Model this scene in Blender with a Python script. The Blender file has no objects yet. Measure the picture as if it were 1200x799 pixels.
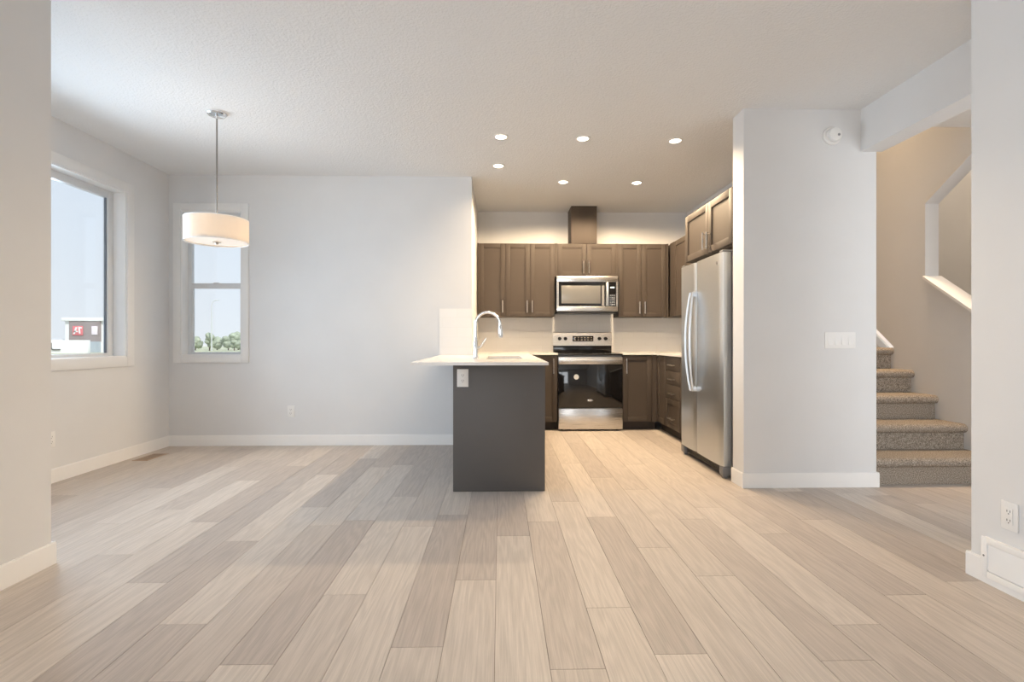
import bpy, bmesh, math, random
from mathutils import Vector, Matrix

random.seed(7)
S = bpy.context.scene
COL = S.collection

# ------------------------------------------------------------------ camera
cam = bpy.data.cameras.new('camera')
cam.sensor_fit = 'HORIZONTAL'
cam.sensor_width = 36.0
cam.lens = 18.0
cam.clip_start = 0.05
cam.clip_end = 600
co = bpy.data.objects.new('camera', cam)
COL.objects.link(co)
co.location = (0, 0, 1.06)
co.rotation_euler = (math.radians(90), 0, -math.atan(14 / 600))
S.camera = co

# ------------------------------------------------------------------ exposure
S.view_settings.view_transform = 'Standard'
S.view_settings.look = 'None'
S.view_settings.gamma = 1.0
S.view_settings.exposure = 0.16
S.view_settings.use_curve_mapping = False
S.cycles.max_bounces = 12
S.cycles.diffuse_bounces = 8
S.cycles.sample_clamp_indirect = 4.0

# ------------------------------------------------------------------ sky
w = bpy.data.worlds.new('world')
S.world = w
w.use_nodes = True
wn, wl = w.node_tree.nodes, w.node_tree.links
wn.clear()
wo = wn.new('ShaderNodeOutputWorld')
bg = wn.new('ShaderNodeBackground')
tc = wn.new('ShaderNodeTexCoord')
sep = wn.new('ShaderNodeSeparateXYZ')
rmp = wn.new('ShaderNodeValToRGB')
wl.new(tc.outputs['Generated'], sep.inputs[0])
wl.new(sep.outputs['Z'], rmp.inputs[0])
rmp.color_ramp.elements[0].position = 0.0
rmp.color_ramp.elements[0].color = (0.84, 0.88, 0.93, 1)
rmp.color_ramp.elements[1].position = 0.45
rmp.color_ramp.elements[1].color = (0.66, 0.78, 0.94, 1)
wl.new(rmp.outputs[0], bg.inputs[0])
bg.inputs[1].default_value = 0.95
wl.new(bg.outputs[0], wo.inputs[0])


# ------------------------------------------------------------------ daylight
def area(name, loc, rot, sx, sy, power, color, spread=180):
    l = bpy.data.lights.new(name, 'AREA')
    l.shape = 'RECTANGLE'
    l.size, l.size_y = sx, sy
    l.energy = power
    l.color = color
    l.spread = math.radians(spread)
    o = bpy.data.objects.new(name, l)
    o.location = loc
    o.rotation_euler = [math.radians(a) for a in rot]
    COL.objects.link(o)
    return o


sun = bpy.data.lights.new('sun', 'SUN')
sun.energy = 3.6
sun.angle = math.radians(1)
sun.color = (1, .96, .9)
so = bpy.data.objects.new('sun', sun)
so.rotation_euler = Vector((-.45, .62, -.78)).to_track_quat('-Z', 'Y').to_euler()   # from behind the viewpoint, right
COL.objects.link(so)
# daylight through an added, unseen window behind the camera, the dining window and the front door
area('rear_fill_light', (-1.15, -2.9, 1.35), (90, 0, 0), 1.6, 2.1, 61, (.93, .97, 1.0))
area('dining_window_daylight', (-3.95, 3.2, 1.75), (0, -80, -18), 1.7, 2.1, 92, (.66, .82, 1.0), 140)
area('front_door_daylight', (3.25, 0.7, 1.3), (90, 0, 0), .8, 1.9, 24, (.92, .96, 1.0))
area('upper_landing_lamp_light', (3.46, 4.7, 4.9), (0, 0, 0), .4, .4, 13, (1.0, .70, .42), 50)
area('opening_fill_light', (4.45, 4.4, 5.0), (0, 0, 0), .6, .6, 42, (1.0, .80, .60))  # added fill brightening the space beyond the stair opening, no lamp there


# ------------------------------------------------------------------ helpers
def mat(name):
    m = bpy.data.materials.new(name)
    m.use_nodes = True
    b = m.node_tree.nodes['Principled BSDF']
    return m, m.node_tree.nodes, m.node_tree.links, b


def coords(n, l, scale=(1, 1, 1), kind='Object'):
    t = n.new('ShaderNodeTexCoord')
    mp = n.new('ShaderNodeMapping')
    mp.inputs['Scale'].default_value = scale
    l.new(t.outputs[kind], mp.inputs[0])
    return mp.outputs[0]


def plain(name, col, rough=.5, metal=0.0, var=.04, scale=6, bump=0, bscale=200, coat=0):
    """Principled with a faint noise in colour and, if asked, a fine bump."""
    m, n, l, b = mat(name)
    v = coords(n, l)
    no = n.new('ShaderNodeTexNoise')
    no.inputs['Scale'].default_value = scale
    no.inputs['Detail'].default_value = 4
    l.new(v, no.inputs['Vector'])
    r = n.new('ShaderNodeValToRGB')
    r.color_ramp.elements[0].position = .3
    r.color_ramp.elements[1].position = .7
    r.color_ramp.elements[0].color = tuple(c * (1 - var) for c in col) + (1,)
    r.color_ramp.elements[1].color = tuple(min(1, c * (1 + var)) for c in col) + (1,)
    l.new(no.outputs['Fac'], r.inputs[0])
    l.new(r.outputs[0], b.inputs['Base Color'])
    b.inputs['Roughness'].default_value = rough
    b.inputs['Metallic'].default_value = metal
    b.inputs['Coat Weight'].default_value = coat
    if bump:
        n2 = n.new('ShaderNodeTexNoise')
        n2.inputs['Scale'].default_value = bscale
        n2.inputs['Detail'].default_value = 3
        l.new(v, n2.inputs['Vector'])
        bp = n.new('ShaderNodeBump')
        bp.inputs['Strength'].default_value = bump
        bp.inputs['Distance'].default_value = .01
        l.new(n2.outputs['Fac'], bp.inputs['Height'])
        l.new(bp.outputs[0], b.inputs['Normal'])
    return m


def emitter(name, col, strength):
    m, n, l, b = mat(name)
    b.inputs['Base Color'].default_value = (*col, 1)
    b.inputs['Emission Color'].default_value = (*col, 1)
    b.inputs['Emission Strength'].default_value = strength
    return m


def brushed(name, col, rough, stretch, aniso=.4):
    """Brushed steel: fine streaks along one axis."""
    m, n, l, b = mat(name)
    v = coords(n, l, stretch)
    no = n.new('ShaderNodeTexNoise')
    no.inputs['Scale'].default_value = 1
    no.inputs['Detail'].default_value = 5
    l.new(v, no.inputs['Vector'])
    mr = n.new('ShaderNodeMapRange')
    mr.inputs['To Min'].default_value = rough - .05
    mr.inputs['To Max'].default_value = rough + .07
    l.new(no.outputs['Fac'], mr.inputs['Value'])
    l.new(mr.outputs[0], b.inputs['Roughness'])
    bp = n.new('ShaderNodeBump')
    bp.inputs['Strength'].default_value = .015
    bp.inputs['Distance'].default_value = .002
    l.new(no.outputs['Fac'], bp.inputs['Height'])
    l.new(bp.outputs[0], b.inputs['Normal'])
    b.inputs['Base Color'].default_value = (*col, 1)
    b.inputs['Metallic'].default_value = 1
    b.inputs['Anisotropic'].default_value = aniso
    return m


class MB:
    """Collects shapes given in world metres; build() links them as ONE mesh object."""

    def __init__(s):
        s.bm = bmesh.new()

    def box(s, x0, x1, y0, y1, z0, z1, bev=0, seg=2):
        r = bmesh.ops.create_cube(s.bm, size=1)
        vs = r['verts']
        for v in vs:
            v.co = Vector(((x0 + x1) / 2 + v.co.x * abs(x1 - x0), (y0 + y1) / 2 + v.co.y * abs(y1 - y0),
                           (z0 + z1) / 2 + v.co.z * abs(z1 - z0)))
        if bev:
            es = list({e for v in vs for e in v.link_edges})
            bmesh.ops.bevel(s.bm, geom=es, offset=bev, segments=seg, affect='EDGES', profile=.5, clamp_overlap=True)
        return s

    def prism(s, pts, axis, a, b):
        """Extrude a polygon (in the two other axes) along axis from a to b."""
        def P(p, t):
            if axis == 'x':
                return (t, p[0], p[1])
            if axis == 'y':
                return (p[0], t, p[1])
            return (p[0], p[1], t)
        A = [s.bm.verts.new(P(p, a)) for p in pts]
        B = [s.bm.verts.new(P(p, b)) for p in pts]
        n = len(pts)
        s.bm.faces.new(A)
        s.bm.faces.new(B[::-1])
        for i in range(n):
            s.bm.faces.new((A[i], B[i], B[(i + 1) % n], A[(i + 1) % n]))
        return s

    def lathe(s, prof, c, axis='z', n=32):
        """Revolve (radius, height) points about an axis through c."""
        rings = []
        for r, h in prof:
            ring = []
            for i in range(n if r > 1e-6 else 1):
                a = 2 * math.pi * i / n
                u, v = r * math.cos(a), r * math.sin(a)
                p = {'z': (u, v, h), 'y': (u, h, v), 'x': (h, u, v)}[axis]
                ring.append(s.bm.verts.new((c[0] + p[0], c[1] + p[1], c[2] + p[2])))
            rings.append(ring)
        for A, B in zip(rings, rings[1:]):
            if len(A) == 1 and len(B) == 1:
                continue
            for i in range(n):
                j = (i + 1) % n
                if len(A) == 1:
                    s.bm.faces.new((A[0], B[j], B[i]))
                elif len(B) == 1:
                    s.bm.faces.new((A[i], A[j], B[0]))
                else:
                    s.bm.faces.new((A[i], A[j], B[j], B[i]))
        return s

    def tube(s, pts, r, n=12, caps=True):
        pts = [Vector(p) for p in pts]
        rad = r if isinstance(r, (list, tuple)) else [r] * len(pts)
        rings = []
        t0 = (pts[1] - pts[0]).normalized()
        up = Vector((0, 0, 1)) if abs(t0.z) < .9 else Vector((1, 0, 0))
        u = t0.cross(up).normalized()
        for i, p in enumerate(pts):
            if i == 0:
                t = pts[1] - pts[0]
            elif i == len(pts) - 1:
                t = pts[-1] - pts[-2]
            else:
                t = (pts[i + 1] - pts[i]).normalized() + (pts[i] - pts[i - 1]).normalized()
            t.normalize()
            u = (u - t * u.dot(t)).normalized()
            v = t.cross(u)
            rings.append([s.bm.verts.new(p + (u * math.cos(2 * math.pi * k / n) + v * math.sin(2 * math.pi * k / n)) * rad[i])
                          for k in range(n)])
        for A, B in zip(rings, rings[1:]):
            for i in range(n):
                j = (i + 1) % n
                s.bm.faces.new((A[i], A[j], B[j], B[i]))
        if caps:
            s.bm.faces.new(rings[0][::-1])
            s.bm.faces.new(rings[-1])
        return s

    def strip(s, sections):
        """Loft closed sections (lists of points of equal length), capped."""
        R = [[s.bm.verts.new(p) for p in sec] for sec in sections]
        n = len(R[0])
        for A, B in zip(R, R[1:]):
            for i in range(n):
                j = (i + 1) % n
                s.bm.faces.new((A[i], A[j], B[j], B[i]))
        s.bm.faces.new(R[0][::-1])
        s.bm.faces.new(R[-1])
        return s

    def blob(s, c, r, n=2, jit=.15):
        q = bmesh.ops.create_icosphere(s.bm, subdivisions=n, radius=1)
        for v in q['verts']:
            k = 1 + random.uniform(-jit, jit)
            v.co = Vector((c[0] + v.co.x * r[0] * k, c[1] + v.co.y * r[1] * k, c[2] + v.co.z * r[2] * k))
        return s

    def build(s, name, m, parent=None, smooth=35):
        bmesh.ops.recalc_face_normals(s.bm, faces=s.bm.faces[:])
        me = bpy.data.meshes.new(name)
        off = world_loc(parent) if parent else Vector((0, 0, 0))
        s.bm.transform(Matrix.Translation(-off))
        s.bm.to_mesh(me)
        s.bm.free()
        me.materials.append(m)
        if smooth:
            for p in me.polygons:
                p.use_smooth = True
            me.set_sharp_from_angle(angle=math.radians(smooth))
        o = bpy.data.objects.new(name, me)
        COL.objects.link(o)
        if parent:
            o.parent = parent
        return o


def world_loc(o):
    v = Vector(o.location)
    while o.parent:
        o = o.parent
        v += Vector(o.location)
    return v


def thing(name, loc, label, cat, group=None):
    o = bpy.data.objects.new(name, None)
    o.empty_display_size = .1
    o.location = loc
    COL.objects.link(o)
    o['label'] = label
    o['category'] = cat
    if group:
        o['group'] = group
    return o


def tag(o, label, cat, group=None, kind=None):
    o['label'] = label
    o['category'] = cat
    if group:
        o['group'] = group
    if kind:
        o['kind'] = kind
    return o


def struct(o, label=None):
    o['kind'] = 'structure'
    if label:
        o['label'] = label
    return o


def struct_empty(name, loc, label=None):
    o = bpy.data.objects.new(name, None)
    o.location = loc
    COL.objects.link(o)
    return struct(o, label)


def copy_tree(o, parent=None):
    c = o.copy()
    COL.objects.link(c)
    c.parent = parent
    for ch in list(o.children):
        copy_tree(ch, c)
    return c


# ------------------------------------------------------------------ materials
WALL = (.745, .745, .745)
M_wall = plain('wall_paint', WALL, .75, var=.015, scale=3, bump=.05, bscale=260)
M_white = plain('white_trim_paint', (.90, .89, .875), .4, var=.01)
M_casing = plain('window_casing_paint', (.83, .825, .815), .45, var=.01)
M_vinyl = plain('white_vinyl', (.72, .735, .75), .35, var=.01)
M_gasket = plain('dark_gasket', (.17, .19, .22), .5)
M_plast = plain('white_plastic', (.85, .84, .82), .35, var=.01)
M_slot = plain('dark_slot', (.05, .05, .05), .6)
M_cab = plain('taupe_cabinet_paint', (.068, .054, .044), .58, var=.03, scale=4)
M_cab.node_tree.nodes['Principled BSDF'].inputs['Specular IOR Level'].default_value = .3
M_cabend = plain('charcoal_panel', (.106, .099, .095), .5, var=.04, scale=3)
M_kick = plain('toe_kick', (.035, .026, .022), .6)
M_nickel = brushed('brushed_nickel', (.78, .74, .69), .28, (30, 30, 400))
M_chrome = plain('chrome', (.86, .86, .86), .12, 1, var=.01)
M_steelv = brushed('steel_vertical_grain', (.75, .79, .83), .36, (700, 700, 4), 0)
M_steelh = brushed('steel_horizontal_grain', (.78, .765, .745), .27, (4, 700, 700), 0)
M_graym = plain('grey_enamel', (.22, .22, .225), .45)
M_blackg = plain('black_glass', (.006, .006, .007), .06, var=.02, coat=.3)
M_black = plain('black_plastic', (.015, .015, .016), .35)
M_micwin = plain('microwave_mesh_window', (.16, .16, .158), .22, var=.05, scale=300)
M_quartz = plain('quartz_counter', (.80, .775, .745), .25, var=.03, scale=60)
M_ctop = plain('black_ceramic_cooktop', (.012, .012, .013), .12)


def ceiling_mat():
    m, n, l, b = mat('knockdown_ceiling')
    v = coords(n, l)
    vo = n.new('ShaderNodeTexNoise')
    vo.inputs['Scale'].default_value = 75
    vo.inputs['Detail'].default_value = 3
    l.new(v, vo.inputs['Vector'])
    r = n.new('ShaderNodeValToRGB')
    r.color_ramp.elements[0].position = .42
    r.color_ramp.elements[1].position = .62
    l.new(vo.outputs['Fac'], r.inputs[0])
    bp = n.new('ShaderNodeBump')
    bp.inputs['Strength'].default_value = .36
    bp.inputs['Distance'].default_value = .005
    l.new(r.outputs[0], bp.inputs['Height'])
    l.new(bp.outputs[0], b.inputs['Normal'])
    b.inputs['Base Color'].default_value = (.815, .82, .82, 1)
    b.inputs['Roughness'].default_value = .9
    return m


def tile_mat():
    m, n, l, b = mat('white_subway_tile')
    t = n.new('ShaderNodeTexCoord')
    sp = n.new('ShaderNodeSeparateXYZ')
    l.new(t.outputs['Object'], sp.inputs[0])
    ad = n.new('ShaderNodeMath')
    ad.operation = 'ADD'
    l.new(sp.outputs['X'], ad.inputs[0])
    l.new(sp.outputs['Y'], ad.inputs[1])
    cb = n.new('ShaderNodeCombineXYZ')
    l.new(ad.outputs[0], cb.inputs['X'])
    l.new(sp.outputs['Z'], cb.inputs['Y'])
    br = n.new('ShaderNodeTexBrick')
    br.inputs['Scale'].default_value = 1
    br.inputs['Brick Width'].default_value = .30
    br.inputs['Row Height'].default_value = .1
    br.inputs['Mortar Size'].default_value = .002
    br.inputs['Mortar Smooth'].default_value = .3
    br.inputs['Color1'].default_value = (.86, .845, .825, 1)
    br.inputs['Color2'].default_value = (.84, .825, .805, 1)
    br.inputs['Mortar'].default_value = (.80, .785, .76, 1)
    l.new(cb.outputs[0], br.inputs['Vector'])
    l.new(br.outputs['Color'], b.inputs['Base Color'])
    bp = n.new('ShaderNodeBump')
    bp.inputs['Strength'].default_value = .4
    bp.inputs['Distance'].default_value = .003
    bp.invert = True
    l.new(br.outputs['Fac'], bp.inputs['Height'])
    l.new(bp.outputs[0], b.inputs['Normal'])
    b.inputs['Roughness'].default_value = .42
    b.inputs['Specular IOR Level'].default_value = .3
    return m


def plank_mat():
    """Oak plank: tone per plank from the 'tone' attribute, grain shifted per plank."""
    m, n, l, b = mat('oak_vinyl_plank')
    at = n.new('ShaderNodeAttribute')
    at.attribute_name = 'tone'
    sp = n.new('ShaderNodeSeparateColor')
    l.new(at.outputs['Color'], sp.inputs[0])
    t = n.new('ShaderNodeTexCoord')
    off = n.new('ShaderNodeCombineXYZ')
    for k in ('X', 'Y', 'Z'):
        mu = n.new('ShaderNodeMath')
        mu.operation = 'MULTIPLY'
        mu.inputs[1].default_value = {'X': 37.0, 'Y': 91.0, 'Z': 53.0}[k]
        l.new(sp.outputs['Green'], mu.inputs[0])
        l.new(mu.outputs[0], off.inputs[k])
    add = n.new('ShaderNodeVectorMath')
    add.operation = 'ADD'
    l.new(t.outputs['Object'], add.inputs[0])
    l.new(off.outputs[0], add.inputs[1])
    # long fine grain
    mp = n.new('ShaderNodeMapping')
    mp.inputs['Scale'].default_value = (230, 5, 1)
    l.new(add.outputs[0], mp.inputs[0])
    g = n.new('ShaderNodeTexNoise')
    g.inputs['Scale'].default_value = 1
    g.inputs['Detail'].default_value = 6
    g.inputs['Roughness'].default_value = .65
    l.new(mp.outputs[0], g.inputs['Vector'])
    # cathedral figure: distorted bands along the plank
    mp2 = n.new('ShaderNodeMapping')
    mp2.inputs['Scale'].default_value = (9, .75, 1)
    l.new(add.outputs[0], mp2.inputs[0])
    c = n.new('ShaderNodeTexNoise')
    c.inputs['Scale'].default_value = 1
    c.inputs['Detail'].default_value = 2
    l.new(mp2.outputs[0], c.inputs['Vector'])
    cm = n.new('ShaderNodeMath')
    cm.operation = 'MULTIPLY'
    cm.inputs[1].default_value = 70
    l.new(c.outputs['Fac'], cm.inputs[0])
    cs = n.new('ShaderNodeMath')
    cs.operation = 'SINE'
    l.new(cm.outputs[0], cs.inputs[0])
    # colour by plank tone
    r = n.new('ShaderNodeValToRGB')
    e = r.color_ramp.elements
    e[0].position, e[0].color = 0.0, (.440, .386, .345, 1)
    e[1].position, e[1].color = 1.0, (.625, .566, .508, 1)
    q = e.new(.5)
    q.color = (.548, .488, .432, 1)
    l.new(sp.outputs['Red'], r.inputs[0])
    gr = n.new('ShaderNodeMapRange')
    gr.inputs['From Min'].default_value = .3
    gr.inputs['From Max'].default_value = .7
    gr.inputs['To Min'].default_value = .865
    gr.inputs['To Max'].default_value = 1.12
    l.new(g.outputs['Fac'], gr.inputs['Value'])
    cr = n.new('ShaderNodeMapRange')
    cr.inputs['From Min'].default_value = -1
    cr.inputs['From Max'].default_value = 1
    cr.inputs['To Min'].default_value = .935
    cr.inputs['To Max'].default_value = 1.045
    l.new(cs.outputs[0], cr.inputs['Value'])
    mm = n.new('ShaderNodeMath')
    mm.operation = 'MULTIPLY'
    l.new(gr.outputs[0], mm.inputs[0])
    l.new(cr.outputs[0], mm.inputs[1])
    vm = n.new('ShaderNodeVectorMath')
    vm.operation = 'SCALE'
    l.new(r.outputs[0], vm.inputs[0])
    l.new(mm.outputs[0], vm.inputs['Scale'])
    l.new(vm.outputs[0], b.inputs['Base Color'])
    b.inputs['Roughness'].default_value = .48
    b.inputs['Specular IOR Level'].default_value = .35
    bp = n.new('ShaderNodeBump')
    bp.inputs['Strength'].default_value = .12
    bp.inputs['Distance'].default_value = .002
    l.new(g.outputs['Fac'], bp.inputs['Height'])
    l.new(bp.outputs[0], b.inputs['Normal'])
    return m


def carpet_mat():
    m, n, l, b = mat('flecked_stair_carpet')
    v = coords(n, l)
    a = n.new('ShaderNodeTexNoise')
    a.inputs['Scale'].default_value = 150
    a.inputs['Detail'].default_value = 5
    a.inputs['Roughness'].default_value = .7
    l.new(v, a.inputs['Vector'])
    r = n.new('ShaderNodeValToRGB')
    r.color_ramp.elements[0].position = .36
    r.color_ramp.elements[0].color = (.12, .095, .072, 1)
    r.color_ramp.elements[1].position = .66
    r.color_ramp.elements[1].color = (.64, .56, .47, 1)
    l.new(a.outputs['Fac'], r.inputs[0])
    l.new(r.outputs[0], b.inputs['Base Color'])
    b.inputs['Roughness'].default_value = 1
    b.inputs['Specular IOR Level'].default_value = .1
    bp = n.new('ShaderNodeBump')
    bp.inputs['Strength'].default_value = .8
    bp.inputs['Distance'].default_value = .012
    l.new(a.outputs['Fac'], bp.inputs['Height'])
    l.new(bp.outputs[0], b.inputs['Normal'])
    return m


def glass_mat():
    m, n, l, b = mat('window_glass')
    n.remove(b)
    o = n['Material Output']
    tr = n.new('ShaderNodeBsdfTransparent')
    tr.inputs[0].default_value = (.97, .985, .99, 1)
    gl = n.new('ShaderNodeBsdfGlossy')
    gl.inputs['Roughness'].default_value = .02
    lw = n.new('ShaderNodeLayerWeight')
    lw.inputs['Blend'].default_value = .5
    pw = n.new('ShaderNodeMath')
    pw.operation = 'POWER'
    pw.inputs[1].default_value = 4.0
    l.new(lw.outputs['Facing'], pw.inputs[0])
    mr = n.new('ShaderNodeMapRange')
    mr.inputs['To Min'].default_value = .045
    mr.inputs['To Max'].default_value = .5
    l.new(pw.outputs[0], mr.inputs['Value'])
    mx = n.new('ShaderNodeMixShader')
    l.new(mr.outputs[0], mx.inputs[0])
    l.new(tr.outputs[0], mx.inputs[1])
    l.new(gl.outputs[0], mx.inputs[2])
    l.new(mx.outputs[0], o.inputs[0])
    return m


def shade_mat():
    m, n, l, b = mat('linen_lamp_shade')
    v = coords(n, l, (400, 400, 400))
    no = n.new('ShaderNodeTexNoise')
    no.inputs['Scale'].default_value = 1
    l.new(v, no.inputs['Vector'])
    r = n.new('ShaderNodeValToRGB')
    r.color_ramp.elements[0].color = (.78, .71, .63, 1)
    r.color_ramp.elements[1].color = (.86, .80, .72, 1)
    l.new(no.outputs['Fac'], r.inputs[0])
    l.new(r.outputs[0], b.inputs['Base Color'])
    b.inputs['Roughness'].default_value = .9
    tr = n.new('ShaderNodeBsdfTranslucent')
    tr.inputs[0].default_value = (.90, .84, .77, 1)
    mx = n.new('ShaderNodeMixShader')
    mx.inputs[0].default_value = .45
    l.new(b.outputs[0], mx.inputs[1])
    l.new(tr.outputs[0], mx.inputs[2])
    l.new(mx.outputs[0], n['Material Output'].inputs[0])
    return m


M_ceil = ceiling_mat()
M_tile = tile_mat()
M_plank = plank_mat()
M_carpet = carpet_mat()
M_glass = glass_mat()
M_shade = shade_mat()
M_lens = emitter('lit_lamp_lens', (1, .86, .66), 14)

# ------------------------------------------------------------------ the setting: floor
PH = {-14: 3.745, -12: 3.27, -11: 3.936, -10: 4.388, -9: 2.281, -8: 4.098, -7: 1.945, -5: 1.697, -4: 2.155, -2: 1.78,
      -1: 2.275, 0: 2.786, 2: 2.026, 3: 1.72, 4: 3.96, 5: 2.289, 7: 1.883, 9: 2.1, 10: 3.0}
# tones of single planks seen in the photograph: (row, joint in front of which, behind which)
SEEN = [(-14, 3.745, .65, .3), (-12, 3.27, .75, .5), (-11, 3.936, .85, .5), (-10, 4.388, .25, .65), (-9, 2.281, .85, .35),
        (-8, 4.098, .8, .3), (-8, 2.756, .3, .8), (-7, 3.287, .8, .3), (-7, 1.945, .3, .8), (-5, 3.046, .1, .8),
        (-5, 1.697, .8, .08), (-5, 4.391, .8, .3), (-4, 2.155, .6, .6), (-4, 3.5, .75, .45), (-2, 3.136, .18, .75),
        (-2, 1.78, .7, .18), (-1, 2.275, .75, .3), (0, 2.786, .8, .3), (2, 2.026, .7, .65), (2, 3.372, .75, .5),
        (3, 1.72, .85, .2), (3, 3.082, .2, .8), (4, 3.96, .6, .2), (5, 2.289, .8, .7), (7, 1.883, .55, .8),
        (9, 2.101, .7, .25), (10, 3.0, .65, .3)]


def floor():
    PL, PW = 1.35, .18
    bm = bmesh.new()
    lay = bm.loops.layers.color.new('tone')
    rr = random.Random(11)
    top_faces = []
    for k in range(-19, 21):
        x0, x1 = -.018 + PW * k, -.018 + PW * (k + 1)
        x0, x1 = max(x0, -3.345), min(x1, 3.70)
        if x1 - x0 < .01:
            continue
        ph = PH.get(k, rr.uniform(0, PL))
        i0 = math.floor((-2.6 - ph) / PL)
        y = ph + i0 * PL
        while y < 6.66:
            ya, yb = max(y, -2.6), min(y + PL, 6.66)
            tone = max(0, min(1, rr.gauss(.60, .13)))
            for (kk, yj, fr, bk) in SEEN:
                if kk == k:
                    if abs(y + PL - yj) < .08:
                        tone = fr
                    elif abs(y - yj) < .08:
                        tone = bk
            if yb - ya > .01:
                g = .0009
                a, bb, c, d = x0 + g, x1 - g, ya + g, yb - g
                vs = [bm.verts.new(p) for p in ((a, c, 0), (bb, c, 0), (bb, d, 0), (a, d, 0))]
                vd = [bm.verts.new((v.co.x, v.co.y, -.004)) for v in vs]
                f = [bm.faces.new(vs)] + [bm.faces.new((vs[i], vd[i], vd[(i + 1) % 4], vs[(i + 1) % 4])) for i in range(4)]
                seed = rr.random()
                for q in f:
                    for lp in q.loops:
                        lp[lay] = (tone, seed, 0, 1)
            y += PL
    me = bpy.data.meshes.new('floor')
    # sub-floor under the planks, seen only in the hairline joints
    vs = [bm.verts.new(p) for p in ((-3.5, -2.75, -.004), (3.9, -2.75, -.004), (3.9, 6.8, -.004), (-3.5, 6.8, -.004))]
    vd = [bm.verts.new((v.co.x, v.co.y, -.2)) for v in vs]
    fs = [bm.faces.new(vs), bm.faces.new(vd[::-1])] + [bm.faces.new((vs[i], vd[i], vd[(i + 1) % 4], vs[(i + 1) % 4])) for i in range(4)]
    for q in fs:
        q.material_index = 1
    bm.to_mesh(me)
    bm.free()
    me.materials.append(M_plank)
    me.materials.append(plain('dark_joint_filler', (.20, .165, .135), .8))
    o = bpy.data.objects.new('floor', me)
    COL.objects.link(o)
    struct(o, 'pale oak plank floor')


floor()

# ------------------------------------------------------------------ the setting: walls and ceiling
CZ = 2.74
b = MB()
b.box(-3.5, 2.735, -2.75, 6.81, CZ, 3.04)
b.box(2.735, 3.85, .8, 3.94, CZ, 3.04)
struct(b.build('ceiling', M_ceil, smooth=0), 'white textured ceiling')

W1 = (2.95, 4.66, .92, 2.39)     # left wall window opening (y0, y1, z0, z1)
b = MB()
b.box(-3.495, -3.345, 2.3, W1[0], 0, CZ)
b.box(-3.495, -3.345, W1[1], 5.40, 0, CZ)
b.box(-3.495, -3.345, W1[0], W1[1], 0, W1[2])
b.box(-3.495, -3.345, W1[0], W1[1], W1[3], CZ)
struct(b.build('wall_left', M_wall, smooth=0), 'pale grey left wall of the dining corner')

W2 = (-3.22, -2.62, .915, 2.375)  # back wall window opening (x0, x1, z0, z1)
b = MB()
b.box(-3.345, W2[0], 5.25, 5.40, 0, CZ)
b.box(W2[1], -.29, 5.25, 5.40, 0, CZ)
b.box(W2[0], W2[1], 5.25, 5.40, 0, W2[2])
b.box(W2[0], W2[1], 5.25, 5.40, W2[3], CZ)
struct(b.build('wall_back', M_wall, smooth=0), 'pale grey dining wall with the narrow window')

struct(MB().box(-.44, -.29, 5.40, 6.81, 0, CZ).build('wall_kitchen_left', M_wall, smooth=0), 'left side wall of the kitchen recess')
struct(MB().box(-.29, 2.735, 6.66, 6.81, 0, CZ).build('wall_kitchen_back', M_wall, smooth=0), 'kitchen wall behind the range')
b = MB()
b.prism([(1.76, 3.66), (2.735, 3.66), (2.735, 6.66), (2.45, 6.66), (2.45, 3.83), (1.76, 3.83)], 'z', 0, CZ)
struct(b.build('wall_right', M_wall, smooth=0), 'pale wall end beside the fridge')
struct(MB().box(-3.495, -2.13, -2.75, 2.48, 0, CZ).build('wall_left_near', M_wall, smooth=0), 'tan near wall at the left edge')
struct(MB().box(2.14, 2.735, -2.75, 2.276, 0, CZ).build('wall_right_near', M_wall, smooth=0), 'white near wall at the right edge')
b = MB()
RW = (-2.0, -.3, .05, 2.35)  # unseen opening, added and set left so fill favours the right wall
b.box(-2.13, RW[0], -2.75, -2.6, 0, CZ)
b.box(RW[1], 2.14, -2.75, -2.6, 0, CZ)
b.box(RW[0], RW[1], -2.75, -2.6, 0, RW[2])
b.box(RW[0], RW[1], -2.75, -2.6, RW[3], CZ)
struct(b.build('wall_rear', M_wall, smooth=0), 'wall behind the viewpoint with an unseen added window')
struct(MB().box(2.62, 2.775, 2.276, 3.66, 2.435, CZ).build('wall_header', M_wall, smooth=0), 'white dropped header over the hall opening')
# hall end with the front door opening
b = MB()
b.box(2.735, 2.80, .8, .95, 0, CZ)
b.box(3.68, 3.70, .8, .95, 0, CZ)
b.box(2.80, 3.68, .8, .95, 2.25, CZ)
struct(b.build('wall_hall_front', M_wall, smooth=0), 'hall wall around the front door')
# right wall of the stairs with the sloped opening
XS, XT = 3.70, 3.82
YA, YB = 3.45, 4.372
slopeb, slopet = .69, .626
zb0, zt0 = 1.60, 2.255
b = MB()
b.box(XS, XT, .8, YA, -.2, 5.2)
b.box(XS, XT, YB, 6.95, -.2, 5.2)
b.prism([(YA, -.2), (YB, -.2), (YB, zb0), (YA, zb0 - slopeb * (YB - YA))], 'x', XS, XT)
b.prism([(YA, 5.2), (YB, 5.2), (YB, zt0), (YA, zt0 + slopet * (YB - YA))], 'x', XS, XT)
struct(b.build('wall_stair_right', M_wall, smooth=0), 'stairwell wall with a sloped opening')
# sloped white cap on the sill of that opening
b = MB()


def cap_pts(y0, y1, lift0, lift1):
    f = lambda y: zb0 - slopeb * (YB - y)
    return [(y0, f(y0) + lift0), (y1, f(y1) + lift0), (y1, f(y1) + lift1), (y0, f(y0) + lift1)]


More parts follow.
